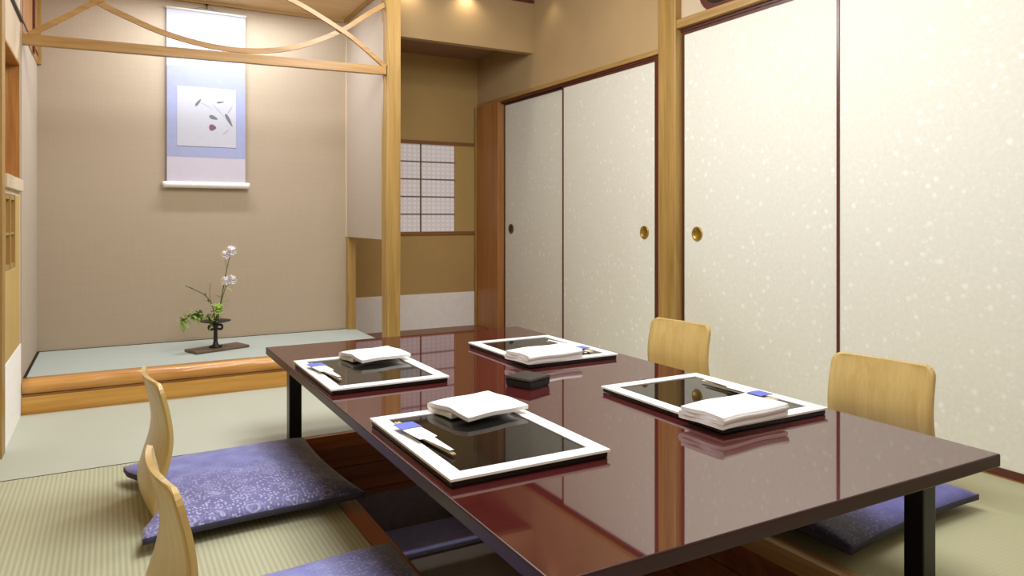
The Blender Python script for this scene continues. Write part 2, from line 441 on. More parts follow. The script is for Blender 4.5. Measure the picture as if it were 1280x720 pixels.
sbox('trim_15', XR-.045, XR-.031, 5.235, 5.258, 0, 1.752, M['hinoki'])
# carved transom opening above the near doors
bm = bmesh.new()
def stadium(bm, x, y0, y1, z0, z1, d, mi):
    r = (z1-z0)/2; zc = (z0+z1)/2; pts = []
    for k in range(13): a = PI/2+PI*k/12; pts.append((y0+r+r*math.cos(a)*1.0, zc+r*math.sin(a)))
    for k in range(13): a = -PI/2+PI*k/12; pts.append((y1-r+r*math.cos(a), zc+r*math.sin(a)))
    A = [bm.verts.new((x, p[0], p[1])) for p in pts]; B = [bm.verts.new((x-d, p[0], p[1])) for p in pts]
    n = len(A)
    for i in range(n):
        f = bm.faces.new((A[i], A[(i+1) % n], B[(i+1) % n], B[i])); f.material_index = mi
    f = bm.faces.new(A); f.material_index = mi; f = bm.faces.new(B); f.material_index = mi
stadium(bm, XR-.006, 1.5, 2.74, 1.885, 2.12, .008, 0)
stadium(bm, XR-.013, 1.54, 2.70, 1.92, 2.085, .005, 1)
struct('trim_16', bm, [M['lacquer_brown'], M['dark_gap']])

# drop wall over the alcove mouth, ceilings
sbox('wall_alcove_drop', 1.40, XR-.012, 4.38, 4.44, 2.022, CZ, M['plaster'])
sbox('trim_17', 1.40, XR-.012, 4.365, 4.38, 2.37, CZ, M['trim_red'])
sbox('ceiling', XL, XR+.1, YN, 4.44, CZ, CZ+.05, M['ceiling'])
sbox('ceiling_alcove', 1.34, XR+.1, 4.44, 5.3, 2.135, 2.18, M['ceil_dark'])
# alcove back wall with window, dado, shelf boards
AY = 5.26
WX0, WX1, WZ0, WZ1 = 1.54, 2.406, .757, 1.438
bm = bmesh.new()
box(bm, 1.30, WX0, AY, AY+.06, 0, 2.18); box(bm, WX1, XR+.06, AY, AY+.06, 0, 2.18); box(bm, WX0, WX1, AY, AY+.06, 0, WZ0); box(bm, WX0, WX1, AY, AY+.06, WZ1, 2.18)
struct('wall_alcove_back', bm, M['plaster_alcove'])
sbox('trim_18', 1.36, 2.575, AY-.004, AY-.0005, 0, .272, M['paper_dado'])
sbox('wall_alcove_left', 1.30, 1.36, 4.62, AY, 0, 2.14, M['plaster_alcove'])
bm = bmesh.new(); w = .008
win = sbox('window_1', WX0, WX1, AY+.012, AY+.02, WZ0, WZ1, M['shoji'])
bm = bmesh.new()
for x in (WX0+.289, WX0+.578): box(bm, x-w/2, x+w/2, AY+.001, AY+.012, WZ0, WZ1)
for k in range(1, 5):
    z = WZ0+(WZ1-WZ0)*k/5; box(bm, WX0, WX1, AY+.002, AY+.0115, z-w/2, z+w/2)
obj('window_muntin', bm, M['muntin'], win)
bm = bmesh.new()
box(bm, WX0-.04, 2.585, AY-.014, AY-.0006, WZ1, WZ1+.026); box(bm, WX0-.04, 2.585, AY-.014, AY-.0006, WZ0-.026, WZ0)
box(bm, WX0-.03, WX0, AY-.012, AY-.0006, WZ0, WZ1)
obj('window_frame', bm, M['cedar_x'], win)
bm = bmesh.new(); box(bm, WX1, 2.58, AY-.008, AY-.0006, WZ0, WZ1)
obj('window_side_panel', bm, M['ochre'], win)
sbox('floor_alcove', 1.36, 2.59, 3.81, AY, -.05, 0, M['cedar_x'])

# tokonoma: platform, back wall, side walls, ceiling
TY, TF, TX0, TX1, TZ = 4.60, 3.82, -.335, 1.335, .148
sbox('wall_tokonoma_back', TX0-.06, TX1, TY, TY+.05, 0, 2.3, M['toko_wall'])
sbox('wall_tokonoma_left', TX0-.06, TX0, TF, TY, 0, 2.3, M['toko_side'])
sbox('trim_19', TX0, TX0+.004, TF+.02, TY-.03, 1.68, 2.13, M['cedar'])
sbox('trim_20', TX0+.004, TX0+.014, TF+.46, TF+.50, 1.68, 2.13, M['lacquer_brown'])
sbox('trim_21', TX0, TX0+.02, TY-.025, TY, 1.68, 2.13, M['hinoki'])
bm = bmesh.new()                                   # right wing wall, open at the foot
box(bm, TX1, TX1+.06, TF+.06, TY, .742, 2.3)
struct('wall_tokonoma_right', bm, M['toko_side'])
sbox('trim_22', TX1, TX1+.05, TY-.05, TY, .0, .742, M['hinoki'])
sbox('trim_23', TX1-.004, TX1, TY-.02, TY, .742, 2.13, M['plaster_pale'])
sbox('ceiling_tokonoma', TX0-.06, TX1+.06, TF-.02, TY+.05, 2.135, 2.2, M['ceil_toko'])
sbox('trim_24', TX0, TX1, TY-.02, TY, 2.118, 2.135, M['hinoki_x'])
sbox('trim_25', TX1-.02, TX1, TF+.06, TY-.02, 2.118, 2.135, M['hinoki_y'])
sbox('wall_tokonoma_header', TX0-.06, TX1+.08, TF-.01, TF+.03, 2.14, CZ, M['plaster'])
sbox('floor_tokonoma', TX0+.012, TX1+.05, TF+.065, TY-.008, .05, TZ, M['tat_toko'])
bm = bmesh.new(); box(bm, TX0, TX0+.012, TF+.06, TY, .05, TZ+.003); box(bm, TX0+.012, TX1, TY-.008, TY, .05, TZ+.002)
struct('trim_26', bm, M['dark_gap'])
# log-edged front beam of the platform
bm = bmesh.new(); n = 40; rings = []
for i in range(n+1):
    x = TX0+(TX1-TX0)*i/n; wv = .004*math.sin(i*.5)+.003*math.sin(i*1.3)
    prof = [(.065, .084), (.02, .080), (.002, .088), (-.010-wv, .102), (-.013-wv, .118), (-.008-wv, .134), (.004, .145), (.02, .149), (.065, .149)]
    rings.append([bm.verts.new((x, TF+a, z)) for a, z in prof])
for i in range(n):
    for k in range(len(prof)):
        f = bm.faces.new((rings[i][k], rings[i][(k+1) % 9], rings[i+1][(k+1) % 9], rings[i+1][k])); f.smooth = True
bm.faces.new(rings[0]); bm.faces.new(rings[-1])
struct('trim_27', bm, M['log'])
sbox('trim_28', TX0, TX1, TF-.004, TF+.05, -.03, .074, M['kick'])
sbox('trim_29', TX0, TX1, TF+.002, TF+.05, .074, .084, M['cedar_x'])
# tokonoma post (slightly flaring at the head)
bm = bmesh.new()
for z, fl in ((0, .004), (1.0, .002), (1.45, 0), (1.75, -.004), (2.0, -.012), (CZ, -.016)):
    pass
lv = [(0, .000), (1.0, .0), (1.5, .006), (1.72, .012), (1.95, .006), (2.15, -.006), (CZ, -.01)]
R = [[bm.verts.new((x, y, z)) for x, y in ((1.333+d, TF), (1.417, TF), (1.417, TF+.075), (1.333+d*.3, TF+.075))] for z, d in lv]
for i in range(len(R)-1):
    for k in range(4): bm.faces.new((R[i][k], R[i][(k+1) % 4], R[i+1][(k+1) % 4], R[i+1][k]))
bm.faces.new(R[0]); bm.faces.new(R[-1])
bmesh.ops.bevel(bm, geom=[e for e in bm.edges if abs(e.verts[0].co.z-e.verts[1].co.z) > .05], offset=.008, segments=2, affect='EDGES')
struct('trim_30', bm, M['hinoki'])
# cross beam and the two wave-shaped strips above it
bm = bmesh.new(); tube(bm, [(TX0, TF+.03, 1.652), (TX1+.003, TF+.03, 1.678)], 1, square=(.018, .0225)); struct('trim_31', bm, M['hinoki_x'])
A = [(-.332, 2.045), (-.2, 1.955), (-.046, 1.86), (.077, 1.806), (.239, 1.749), (.46, 1.710), (.687, 1.716), (.887, 1.768), (1.089, 1.869), (1.23, 1.973), (1.335, 2.045)]
B = [(-.31, 1.672), (-.273, 1.698), (-.15, 1.785), (-.046, 1.860), (.17, 1.985), (.5, 2.075), (.826, 1.992), (1.089, 1.869), (1.208, 1.793), (1.335, 1.697)]
bm = bmesh.new(); tube(bm, spline([(x, TF+.035, z) for x, z in A], 8), 1, square=(.008, .0125)); struct('trim_32', bm, M['hinoki_x'])
bm = bmesh.new(); tube(bm, spline([(x, TF+.018, z) for x, z in B], 8), 1, square=(.008, .0115)); struct('trim_33', bm, M['hinoki_x'])

# left wall stub with a sunk niche, ledge, small lattice window and white dado
LX = -.340
NZ0, NZ1, NY0, NY1 = 1.027, 1.535, 3.27, 3.795
bm = bmesh.new()
box(bm, LX-.10, LX, 3.15, NY0, 0, CZ); box(bm, LX-.10, LX, NY1, TF, 0, CZ); box(bm, LX-.10, LX, NY0, NY1, NZ1, CZ); box(bm, LX-.10, LX, NY0, NY1, .955, NZ0)
box(bm, LX-.10, LX, NY0, NY1, 0, .66); box(bm, LX-.10, LX, 3.63, NY1, .66, .955); box(bm, LX-.10, LX-.06, NY0, NY1, .66, NZ1)
for f in bm.faces:
    if f.calc_center_median().z < .99: f.material_index = 1
struct('wall_left', bm, [M['plaster_pale'], M['ochre']])
bm = bmesh.new()
box(bm, LX-.058, LX-.054, NY0, NY1, NZ0, NZ1); box(bm, LX-.054, LX+.001, NY1-.012, NY1-.001, NZ0, NZ1-.012); box(bm, LX-.054, LX+.001, NY0, NY1, NZ1-.012, NZ1-.001)
struct('trim_34', bm, M['niche_wood'])
sbox('trim_35', LX-.03, LX+.014, 3.245, 3.80, .975, 1.027, M['plaster_pale'], bev=.003)
sbox('trim_36', LX-.02, LX+.006, 3.145, 3.236, 0, CZ, M['hinoki'])
sbox('trim_37', LX, LX+.003, 3.238, TF, .0, .312, M['paper_dado'])
sbox('trim_38', LX, LX+.012, 3.45, TY-.01, 1.722, 1.732, M['dark_line'])
win2 = sbox('window_2', LX-.058, LX-.05, NY0, 3.63, .66, .955, M['shoji_pink'])
bm = bmesh.new()
for y in (NY0, 3.44, 3.60): box(bm, LX-.049, LX+.002, y+.001, y+.026, .662, .953)
box(bm, LX-.048, LX, NY0+.03, 3.60, .795, .805); box(bm, LX-.048, LX, NY0+.03, 3.60, .662, .68); box(bm, LX-.048, LX, NY0+.03, 3.60, .935, .953)
obj('window_frame', bm, M['hinoki'], win2)
sbox('wall_left', XL, LX-.10, 3.15, 3.22, 0, CZ, M['plaster_pale'])
sbox('wall_left', XL-.06, XL, YN, 3.22, -.05, CZ, M['plaster_pale'])
sbox('wall_near', XL-.06, XR+.12, YN-.06, YN, -.05, CZ, M['plaster_pale'])

# ------------------------------------------------------------------ low lacquer table
TZT = .35
tb = thing('low_table', 'long low red-brown lacquer table over the leg pit, set with four trays', 'table', (1.115, 1.915, 0))
hx, y0, y1 = .573, -1.06, 1.065
bm = bmesh.new(); bbox(bm, -hx, hx, y0, y1, .322, TZT, .0035, 3)
bm.normal_update()
for f in bm.faces:
    if f.normal.z < .995: f.material_index = 1
obj('tabletop', bm, [M['table_red'], M['table_edge']], tb)
for sx, sy in ((-1, 1), (1, 1), (-1, -1), (1, -1)):
    bm = bmesh.new(); cx, cy = sx*.4945, (.917 if sy > 0 else -.928); bbox(bm, cx-.0235, cx+.0235, cy-.0235, cy+.0235, .0015, .321, .003)
    obj('leg', bm, M['leg_black'], tb)
bm = bmesh.new()
for sx in (-1, 1): box(bm, sx*.4945-.012, sx*.4945+.012, -.9, .89, .285, .321)
for cy in (.917, -.928): box(bm, -.47, .47, cy-.012, cy+.012, .285, .321)
obj('apron', bm, M['leg_black'], tb)

# ------------------------------------------------------------------ legless chairs
def make_chair(label, loc, rz):
    t = thing('legless_chair', label, 'chair', loc, rz, 'bent plywood legless chairs around the table')
    prof = [(.035, .012), (.008, .018), (-.010, .038), (-.015, .075), (-.002, .13), (.016, .19), (.024, .25), (.018, .31), (.007, .36), (-.004, .404)]
    S = spline([(x, 0, z) for x, z in prof], 5); hw = .172; nz = len(S); P = []
    L = 15
    for i, s in enumerate(S):
        row = []; z = s.z
        top = max(0, (z-.37)/.034)
        wz = hw*(1-.03*max(0, (z-.1)/.3))-.03*(1-math.sqrt(max(0, 1-min(1, top)**2)))
        for j in range(L):
            q = -1+2*j/(L-1)
            conc = min(1, z/.1)
            row.append(Vector((s.x-.016*(1-q*q)*conc, q*wz, z)))
        P.append(row)
    bm = bmesh.new(); shell(bm, P, .011)
    obj('backrest', bm, M['chair'], t)
    P = []
    for i in range(13):
        x = .036+.33*i/12; k = i/12
        P.append([Vector((x, (-1+2*j/10)*(.172 if k < .85 else .172-.03*((k-.85)/.15)**2), .012)) for j in range(11)])
    bm = bmesh.new(); shell(bm, P, .011); obj('seat', bm, M['chair_edge'], t)
    return t
R = math.radians
ch = make_chair('bent plywood legless chair on the left, nearest the viewer, cut by the bottom edge', (.088, 1.49, 0), R(5))
dup(ch, (.112, 2.365, 0), R(5), 'bent plywood legless chair on the left side, nearer the flower alcove')
dup(ch, (2.196, 1.475, 0), R(187), 'larger oak legless chair back on the right, behind the near table corner')
dup(ch, (2.215, 2.445, 0), R(187), 'smaller oak legless chair back on the right, in front of the door post')

# ------------------------------------------------------------------ floor cushions (square zabuton)
def make_cushion(label, loc, rz):
    n = 36; hx, hy = .295, .315; bm = bmesh.new(); rnd = random.Random(3)
    top, bot = [], []
    for i in range(n+1):
        rt, rb = [], []
        for j in range(n+1):
            u = -1+2*i/n; v = -1+2*j/n
            x = u*hx*(1-.06*(1-v*v)*abs(u)); y = v*hy*(1-.05*(1-u*u)*abs(v))
            if u < 0: x += .055*(1-min(1, abs(v)/.8)**2)*(-u)**3      # hollow where the backrest stands
            e = (1-abs(u)**4)*(1-abs(v)**4)
            th = .016+.026*max(e, 0)**.4+.012*max(e, 0)*(1-.5*u*u)+.0016*math.sin(23*u+9*v)*e*math.sin(6*v+2)
            wob = .0022*math.sin(7*u+3*v)*e+.0018*math.sin(11*v-5*u)*e
            seat = 1
            zb = .021+.004*(1-e)
            lift = .008
            rt.append(bm.verts.new((x, y, zb+lift+th+wob))); rb.append(bm.verts.new((x, y, zb+lift*(1-e)*.9)))
        top.append(rt); bot.append(rb)
    for i in range(n):
        for j in range(n):
            f = bm.faces.new((top[i][j], top[i+1][j], top[i+1][j+1], top[i][j+1])); f.smooth = True
            f = bm.faces.new((bot[i][j], bot[i][j+1], bot[i+1][j+1], bot[i+1][j])); f.smooth = True; f.material_index = 1
    def side(a, b, c, d):
        f = bm.faces.new((a, b, c, d)); f.smooth = True; f.material_index = 1
    for i in range(n):
        side(top[i][0], bot[i][0], bot[i+1][0], top[i+1][0]); side(top[i][n], top[i+1][n], bot[i+1][n], bot[i][n])
        side(top[0][i], top[0][i+1], bot[0][i+1], bot[0][i]); side(top[n][i], bot[n][i], bot[n][i+1], top[n][i+1])
    t = thing('floor_cushion', label, 'cushion', loc, rz, 'blue floor cushions on the chairs')
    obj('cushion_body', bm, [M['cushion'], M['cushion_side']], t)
    return t
cu = make_cushion('blue batik cushion of the left chair nearer the alcove, fully in view', (.352, 2.385, 0), R(3))
dup(cu, (.345, 1.40, 0), R(4), 'blue batik cushion at the bottom edge, belonging to the nearest left chair')
q = dup(cu, (1.892, 1.485, 0), R(184), 'blue batik cushion on the right, darker from painted shade, behind the front table leg')

q.scale = (1.1, 1, 1)
for c in q.children:
    c.data = c.data.copy(); c.data.materials[0] = M['cushion_shaded']

# ------------------------------------------------------------------ trays, towels, chopsticks
def make_tray(label, loc):
    t = thing('serving_tray', label, 'tray', loc, 0, 'white-rimmed black trays on the table')
    W, D, r = .186, .242, .036
    bm = bmesh.new(); bbox(bm, -W+.004, W-.004, -D+.004, D-.004, .0005, .0135, .002); obj('base', bm, M['black_lacquer'], t)
    bm = bmesh.new()
    for a in ((-W, W, -D, -D+r), (-W, W, D-r, D), (-W, -W+r, -D+r, D-r), (W-r, W, -D+r, D-r)): box(bm, *a, .0136, .0185)
    bmesh.ops.remove_doubles(bm, verts=bm.verts, dist=1e-5)
    obj('rim', bm, M['tray_white'], t)
    bm = bmesh.new(); box(bm, -W+r, W-r, -D+r, D-r, .0136, .0160); obj('panel', bm, M['tray_black'], t)
    return t
trays = [((.747, 1.487, TZT), 'white-rimmed black tray nearest the viewer, in the left front of the table'),
         ((.742, 2.310, TZT), 'white-rimmed black tray at the far left corner of the table'),
         ((1.447, 1.487, TZT), 'white-rimmed black tray at the right, in front of the larger chair back'),
         ((1.432, 2.355, TZT), 'white-rimmed black tray at the far right of the table')]
tr = make_tray(trays[0][1], trays[0][0])
for l, s in trays[1:]: dup(tr, l, 0, s)

def towel_mesh(prof, hw, th, seed):
    """cloth folded along a profile (y, z), swept along x"""
    rnd = random.Random(seed); S = spline([(0, y, z) for y, z in prof], 5); P = []
    for s in S:
        row = []
        for j in range(13):
            q = -1+2*j/12
            row.append(Vector((q*hw+.002*math.sin(s.y*60+s.z*90), s.y+.003*math.sin(q*2+seed), s.z+.0012*math.sin(q*4+s.y*40))))
        P.append(row)
    bm = bmesh.new(); shell(bm, P, th); return bm
# left pair: folded towel whose upper fold stands open towards the viewer
openf = [(-.02, .0055), (.03, .0055), (.064, .0055), (.080, .0070), (.087, .0122), (.081, .0174), (.058, .0192), (.0, .0205), (-.05, .0185), (-.090, .0145)]
closedf = [(-.066, .005), (.055, .005), (.066, .008), (.066, .013), (.055, .0155), (-.055, .0155), (-.066, .018), (-.066, .023), (-.055, .0255), (.064, .0255)]
ZT = TZT+.0185
t1 = tag(obj('folded_towel', towel_mesh(openf, .093, .0098, 1), M['towel'], None, (.818, 1.652, ZT+.001), (0, 0, R(9))), 'folded white towel standing half open on the nearest tray', 'towel', 'white hand towels on the trays')
t2 = t1.copy(); COL.objects.link(t2); t2.location = (.812, 2.450, ZT+.001); t2.rotation_euler = (0, 0, R(8)); t2['label'] = 'folded white towel standing half open on the far left tray'
t3 = tag(obj('folded_towel', towel_mesh(closedf, .118, .0092, 2), M['towel'], None, (1.353, 1.300, ZT+.001), (0, 0, R(4))), 'flat folded white towel on the tray before the larger right chair back', 'towel', 'white hand towels on the trays')
t4 = t3.copy(); COL.objects.link(t4); t4.location = (1.338, 2.172, ZT+.001); t4.rotation_euler = (0, 0, R(6)); t4['label'] = 'flat folded white towel on the far right tray'

def make_chopsticks(label, loc, rz):
    t = thing('chopsticks', label, 'chopsticks', loc, rz, 'chopsticks in paper sleeves on the trays')
    for dx in (-.004, .004):
        bm = bmesh.new(); tube(bm, [(dx, .142, .0062), (dx, .0, .0062), (dx*.6, -.135, .0060)], [.0036, .0034, .0018], 8); obj('chopstick', bm, M['stick'], t)
    bm = bmesh.new()                                # wide paper sleeve with a stepped end
    P = [[Vector((q*w, y, .0118+.0010*(1-q*q))) for q in (-1, -.7, -.35, 0, .35, .7, 1)] for y, w in ((-.125, .0045), (-.04, .0105), (-.022, .0125), (-.020, .0215), (.010, .0225), (.062, .023))]
    shell(bm, P, .0012, False); obj('paper_sleeve', bm, M['sleeve'], t)
    bm = bmesh.new()
    P = [[Vector((q*.0245, y, .0132+.0012*(1-q*q))) for q in (-1, -.7, -.35, 0, .35, .7, 1)] for y in (.060, .085, .108)]
    shell(bm, P, .0016, False); b = obj('blue_band', bm, M['blue_band'], t); b['label'] = 'blue paper band'
    bm = bmesh.new(); bbox(bm, -.014, .014, .112, .124, .0008, .0022+.0001, .0004); bmesh.ops.translate(bm, verts=bm.verts, vec=(0, 0, 0)); obj('chopstick_rest', bm, M['tray_white'], t)
    return t
ZP = TZT+.0161
c1 = make_chopsticks('chopsticks in a white sleeve with blue band on the nearest tray', (.612, 1.500, ZP), R(5))
dup(c1, (.602, 2.305, ZP), R(5), 'chopsticks in a white sleeve with blue band on the far left tray')
dup(c1, (1.562, 1.490, ZP), R(180), 'chopsticks in a blue-banded sleeve on the tray before the larger right chair back')
dup(c1, (1.530, 2.310, ZP), R(184), 'chopsticks in a blue-banded sleeve on the far right tray')

# small black lidded box in the middle
bx = thing('lidded_box', 'small black lidded box in the middle of the table top', 'box', (1.118, 1.91, TZT), R(20))
def frustum(bm, a, b, z0, z1, bev):
    vs = box(bm, -a, a, -a, a, z0, z1)
    for v in vs:
        if v.co.z < (z0+z1)/2: v.co.x *= b/a; v.co.y *= b/a
    bmesh.ops.bevel(bm, geom=list(set(e for v in vs for e in v.link_edges)), offset=bev, segments=3, affect='EDGES')
bm = bmesh.new(); frustum(bm, .050, .0475, .0005, .024, .003); obj('body', bm, M['box_black'], bx)
bm = bmesh.new(); frustum(bm, .0515, .0515, .0242, .031, .003); obj('lid', bm, M['box_top'], bx)

# ------------------------------------------------------------------ hanging scroll
SX0, SX1, SY = .288, .716, TY-.020
s = thing('hanging_scroll', 'tall hanging scroll with pale blue mount and small ink painting on the alcove wall', 'scroll', (.502, SY, 1.05))
hw = (SX1-SX0)/2
def strip(z0, z1, w, y, d=.002):
    P = [[Vector((-w+2*w*i/6, y, z0+(z1-z0)*k/8)) for i in range(7)] for k in range(9)]
    bm = bmesh.new(); shell(bm, P, d, False); return bm
mc = obj('mount_cloth', strip(.02, 1.015, hw, 0, .0016), M['scroll_white'], s)
obj('lower_cloth', strip(.02, .166, hw-.001, -.002, .0014), M['scroll_pale'], mc)
obj('blue_cloth', strip(.166, .690, hw-.001, -.0025, .0014), M['scroll_blue'], mc)
bm = strip(.230, .575, .160, -.0042, .0014)
def leafmark(bm, u, v, L, w, a, mi):
    x = -.16+.32*u; z = .23+.345*v; ca, sa = math.cos(a), math.sin(a); pts = []
    for k in range(16):
        t = 2*PI*k/16; p, q = L*math.cos(t)*.5, w*math.sin(t)*.5*(1-.4*math.cos(t))
        pts.append(bm.verts.new((x+p*ca-q*sa, -.0052, z+p*sa+q*ca)))
    f = bm.faces.new(pts); f.material_index = mi
leafmark(bm, .35, .74, .055, .014, R(55), 1); leafmark(bm, .73, .77, .045, .010, R(12), 1); leafmark(bm, .875, .47, .085, .018, R(-62), 1)
leafmark(bm, .61, .50, .05, .022, R(-20), 1); leafmark(bm, .595, .33, .04, .036, 0, 3); leafmark(bm, .82, .26, .05, .006, R(40), 2)
leafmark(bm, .48, .70, .09, .005, R(-30), 2); leafmark(bm, .70, .62, .10, .005, R(-48), 2); leafmark(bm, .90, .66, .06, .006, R(60), 2)
obj('painting', bm, [M['scroll_paper'], M['ink_grey'], M['ink_pale'], M['ink_red']], mc)
bm = bmesh.new(); tube(bm, [(-hw-.022, -.008, .005), (-hw-.002, -.008, .005), (hw+.002, -.008, .005), (hw+.022, -.008, .005)], .0185, 16); obj('roller', bm, M['roller'], s)
bm = bmesh.new(); tube(bm, [(-hw-.004, -.004, 1.02), (hw+.004, -.004, 1.02)], .007, 10); obj('top_rod', bm, M['roller'], s)
bm = bmesh.new(); tube(bm, [(-.075, -.004, 1.027), (0, -.008, 1.052), (.075, -.004, 1.027)], .0016, 6); obj('cord', bm, M['ink_grey'], s)
bm = bmesh.new(); tube(bm, spline([(.502, TY-.001, 2.118), (.502, TY-.016, 2.112), (.502, TY-.022, 2.098), (.502, TY-.014, 2.092)], 4), .003, 8); lathe(bm, [(.010, -.0), (.010, .003)], (.502, TY-.004, 2.114), 12)
tag(obj('scroll_hook', bm, M['iron']), 'small metal hook on the alcove wall above the hanging scroll', 'hook')

# ------------------------------------------------------------------ flower arrangement
VX, VY = .505, 4.215
bm = bmesh.new(); bbox(bm, -.15, .15, -.068, .068, .0005, .014, .003)
tag(obj('vase_board', bm, M['board_dark'], None, (VX+.01, VY, TZ+.0005), (0, 0, R(20))), 'flat dark wooden board under the iron flower vase', 'board')
VZ = TZ+.0152
v = thing('flower_vase', 'dark iron footed vase with wide flat rim and two ears, on a wooden board', 'vase', (VX, VY, VZ))
bm = bmesh.new(); lathe(bm, [(.0001, 0), (.034, 0), (.034, .006), (.016, .012), (.011, .03), (.010, .08), (.012, .105), (.018, .120), (.018, .128), (.012, .130), (.009, .06), (.0001, .06)], seg=24); obj('stem', bm, M['iron'], v)
bm = bmesh.new(); lathe(bm, [(.018, .127), (.055, .134), (.078, .140), (.079, .143), (.055, .139), (.016, .133)], seg=32); obj('rim_plate', bm, M['iron'], v)
for sx in (-1, 1):
    bm = bmesh.new(); tube(bm, spline([(sx*.015, 0, .118), (sx*.03, 0, .117), (sx*.034, 0, .105), (sx*.028, 0, .094), (sx*.012, 0, .098)], 5), .006, 8); obj('ear', bm, M['iron'], v)

MZ = VZ+.133        # mouth of the vase
def leaf_mesh(bm, base, d, L, w, mi, droop=.2, up=Vector((0, 0, 1))):
    d = Vector(d).normalized(); side = d.cross(up); side = side.normalized() if side.length > .01 else Vector((1, 0, 0)); nrm = side.cross(d)
    rows = []
    for k in range(6):
        t = k/5; c = Vector(base)+d*L*t-Vector((0, 0, 1))*droop*L*t*t; ww = w*math.sin(PI*min(1, t*.92+.06))
        rows.append([bm.verts.new(c-side*ww/2), bm.verts.new(c-nrm*ww*.12), bm.verts.new(c+side*ww/2)])
    for k in range(5):
        for j in range(2):
            f = bm.faces.new((rows[k][j], rows[k][j+1], rows[k+1][j+1], rows[k+1][j])); f.smooth = True; f.material_index = mi
def blossom(bm, c, r, n, mi, tilt=(0, 0, 1)):
    rnd = random.Random(int(c[0]*1e4)); T = Vector(tilt).to_track_quat('Z', 'Y')
    for ring, (rr, el, k) in enumerate(((1, .15, n), (.85, .6, n-2), (.6, 1.0, n-5))):
        for i in range(k):
            a = 2*PI*(i+.5*ring)/k+rnd.uniform(-.1, .1); dv = Vector((math.cos(a)*math.cos(el), math.sin(a)*math.cos(el), math.sin(el)))
            leaf_mesh(bm, Vector(c), T @ dv, r*rr, r*.5, mi, .05)
    lathe(bm, [(.0001, -r*.25), (r*.3, -r*.1), (r*.36, r*.12), (r*.2, r*.4), (.0001, r*.45)], c, 10, mi)
def stem_pts(pts): return spline([Vector(p) for p in pts], 6)
base = Vector((VX, VY, MZ-.03))
def flower(label, cat, pts, heads, leaves, name='white_flower', stem_m='stem', petal='petal', group=None, twigs=()):
    t = thing(name, label, cat, (VX, VY, MZ-.03), 0, group)
    P = stem_pts([Vector(p)-base for p in pts]); bm = bmesh.new()
    tube(bm, P, [.0036-.0016*i/len(P) for i in range(len(P))], 7)
    for tw in twigs: tube(bm, stem_pts([Vector(p)-base for p in tw]), .0012, 6)
    obj('stem', bm, M[stem_m], t)
    for c, r, tl in heads:
        bm = bmesh.new(); blossom(bm, Vector(c)-base, r, 13, 0, tl); obj('blossom', bm, M[petal], t)
    for lf in leaves:
        bm = bmesh.new(); leaf_mesh(bm, Vector(lf[0])-base, lf[1], lf[2], lf[3], 0, .25); obj('leaf', bm, M[lf[4]], t)
    return t
b0 = (VX, VY, MZ-.03)
z = lambda h: MZ+h
gw = 'white flowers in the iron vase'
flower('tallest flower stem with two white blossoms in the iron vase', 'flower', [b0, (VX+.012, VY-.004, z(.02)), (VX+.035, VY, z(.16)), (VX+.06, VY, z(.30)), (VX+.078, VY, z(.378))],
       [((VX+.080, VY-.004, z(.388)), .034, (.2, -.8, .6)), ((VX+.052, VY, z(.366)), .029, (-.3, -.8, .5))],
       [((VX+.045, VY, z(.22)), (.5, -.3, .6), .06, .014, 'leaf'), ((VX+.03, VY, z(.13)), (-.7, -.3, .6), .06, .016, 'leaf'), ((VX+.058, VY, z(.29)), (.4, -.2, .8), .05, .012, 'leaf_pale')],
       group=gw, twigs=[[(VX+.058, VY, z(.29)), (VX+.05, VY, z(.33)), (VX+.052, VY, z(.362))]])
flower('shorter flower stem with a pair of white blossoms side by side in the iron vase', 'flower', [b0, (VX+.008, VY-.01, z(.02)), (VX+.03, VY-.012, z(.12)), (VX+.056, VY-.014, z(.215))],
       [((VX+.052, VY-.016, z(.226)), .031, (-.2, -.8, .6)), ((VX+.083, VY-.016, z(.230)), .030, (.3, -.8, .5))],
       [((VX+.05, VY-.012, z(.195)), (.4, -.5, -.2), .045, .02, 'leaf_pale'), ((VX+.055, VY-.01, z(.19)), (.8, -.2, .0), .04, .014, 'leaf'), ((VX+.025, VY-.012, z(.10)), (.6, -.3, .5), .07, .014, 'leaf_pale'), ((VX+.02, VY-.01, z(.07)), (.7, -.3, .8), .07, .014, 'leaf')],
       group=gw, twigs=[[(VX+.05, VY-.013, z(.19)), (VX+.07, VY-.015, z(.21)), (VX+.083, VY-.016, z(.226))]])
flower('lime green flower low in the iron vase just above the rim', 'flower', [b0, (VX, VY-.02, z(.02)), (VX+.008, VY-.03, z(.07))],
       [((VX+.010, VY-.034, z(.078)), .038, (0, -.8, .6))],
       [((VX, VY-.02, z(.03)), (-.5, -.5, .4), .06, .026, 'leaf_pale'), ((VX, VY-.02, z(.025)), (.4, -.6, .3), .05, .024, 'leaf'), ((VX-.005, VY-.02, z(.01)), (-.1, -.7, .3), .05, .026, 'leaf'), ((VX+.005, VY-.015, z(.03)), (.2, -.5, .7), .06, .024, 'leaf_pale')], petal='petal_green', name='green_flower')
rl = random.Random(9); lv = []
br = [b0, (VX-.02, VY-.008, z(.02)), (VX-.07, VY-.02, z(.05)), (VX-.12, VY-.03, z(.055)), (VX-.175, VY-.035, z(.015))]
for k in range(64):
    t = .22+.78*k/63; P = stem_pts(br); p = P[int(t*(len(P)-1))]
    lv.append((p, (rl.uniform(-1, .5), rl.uniform(-.9, .2), rl.uniform(-.8, .9)), rl.uniform(.035, .062), rl.uniform(.013, .024), rl.choice(['leaf', 'leaf_pale'])))
flower('leafy green branch leaning left over the rim of the iron vase', 'branch', br, [], lv, 'leafy_branch')
lv = []
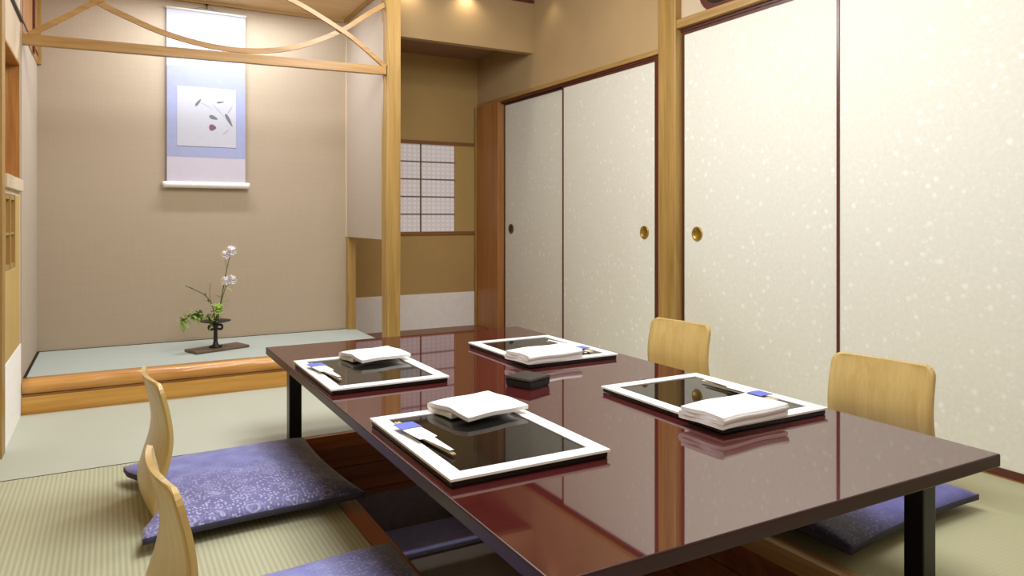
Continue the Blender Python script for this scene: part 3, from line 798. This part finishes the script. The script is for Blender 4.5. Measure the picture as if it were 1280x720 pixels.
br = [b0, (VX-.005, VY, z(.03)), (VX-.02, VY, z(.10)), (VX-.06, VY, z(.155)), (VX-.15, VY+.005, z(.205))]
P = stem_pts(br)
for k in range(14):
    p = P[int((.4+.6*k/13)*(len(P)-1))]
    lv.append((p, (rl.uniform(-1, .3), rl.uniform(-.7, .3), rl.uniform(-.3, .9)), rl.uniform(.022, .042), rl.uniform(.009, .015), 'leaf' if k % 3 else 'leaf_pale'))
flower('thin bare twig with tiny leaves reaching up to the left from the iron vase', 'twig', br, [], lv, 'thin_twig', 'twig', twigs=[[(VX-.02, VY, z(.10)), (VX-.03, VY, z(.16)), (VX-.025, VY, z(.215))]])

# ------------------------------------------------------------------ lights
def area(name, loc, rot, sx, sy, w, c, spread=None):
    l = bpy.data.lights.new(name, 'AREA'); l.shape = 'RECTANGLE'; l.size = sx; l.size_y = sy; l.energy = w; l.color = c
    if spread: l.spread = spread
    o = bpy.data.objects.new(name, l); COL.objects.link(o); o.location = loc; o.rotation_euler = rot; return o
def spot(name, loc, target, w, c, ang=70, blend=.6, r=.03):
    l = bpy.data.lights.new(name, 'SPOT'); l.energy = w; l.color = c; l.spot_size = R(ang); l.spot_blend = blend; l.shadow_soft_size = r
    o = bpy.data.objects.new(name, l); COL.objects.link(o); o.location = loc
    o.rotation_euler = (Vector(target)-Vector(loc)).to_track_quat('-Z', 'Y').to_euler(); return o
def point(name, loc, w, c, r):
    l = bpy.data.lights.new(name, 'POINT'); l.energy = w; l.color = c; l.shadow_soft_size = r
    o = bpy.data.objects.new(name, l); COL.objects.link(o); o.location = loc; return o
area('ceiling_lamp_light', (1.1, 1.8, CZ-.03), (0, 0, 0), 1.3, 1.3, 55, (.93, .985, 1.04))
point('fill_light', (.7, .2, 2.0), 35, (.93, .985, 1.04), .22)  # added fill source that brightens the near doors and walls
point('fill_light', (1.15, 3.05, 2.1), 42, (.93, .985, 1.04), .18)  # second added fill, set deeper to lift the far doors
area('tokonoma_lamp_light', (.56, 4.24, 2.125), (R(-2), 0, 0),   .8, .06, 18, (.86, .93, 1.07))
for x in (1.66, 2.085): spot('downlight', (x, 4.325, CZ-.008), (x, 4.35, 0), 4, (1, .86, .68), 140, .8)
for y in (4.11, 3.27): spot('downlight', (2.52, y, CZ-.008), (2.55, y, 0), 1.1, (1, .86, .68), 110, .8)

w = bpy.data.worlds.new('world'); sc.world = w; w.use_nodes = True
w.node_tree.nodes['Background'].inputs[0].default_value = (1, .96, .9, 1); w.node_tree.nodes['Background'].inputs[1].default_value = .05

# ------------------------------------------------------------------ camera
cam = bpy.data.cameras.new('camera'); co = bpy.data.objects.new('camera', cam); COL.objects.link(co)
co.location = (0, 0, .86); co.rotation_euler = (R(90), 0, R(-29.1))
cam.sensor_width = 36; cam.lens = 905/1280*36; cam.shift_y = -(360-273)/1280; cam.clip_start = .02
sc.camera = co
sc.view_settings.view_transform = 'Standard'; sc.view_settings.look = 'None'; sc.view_settings.gamma = 1; sc.view_settings.exposure = 0
try: sc.view_settings.use_curve_mapping = False
except Exception: pass
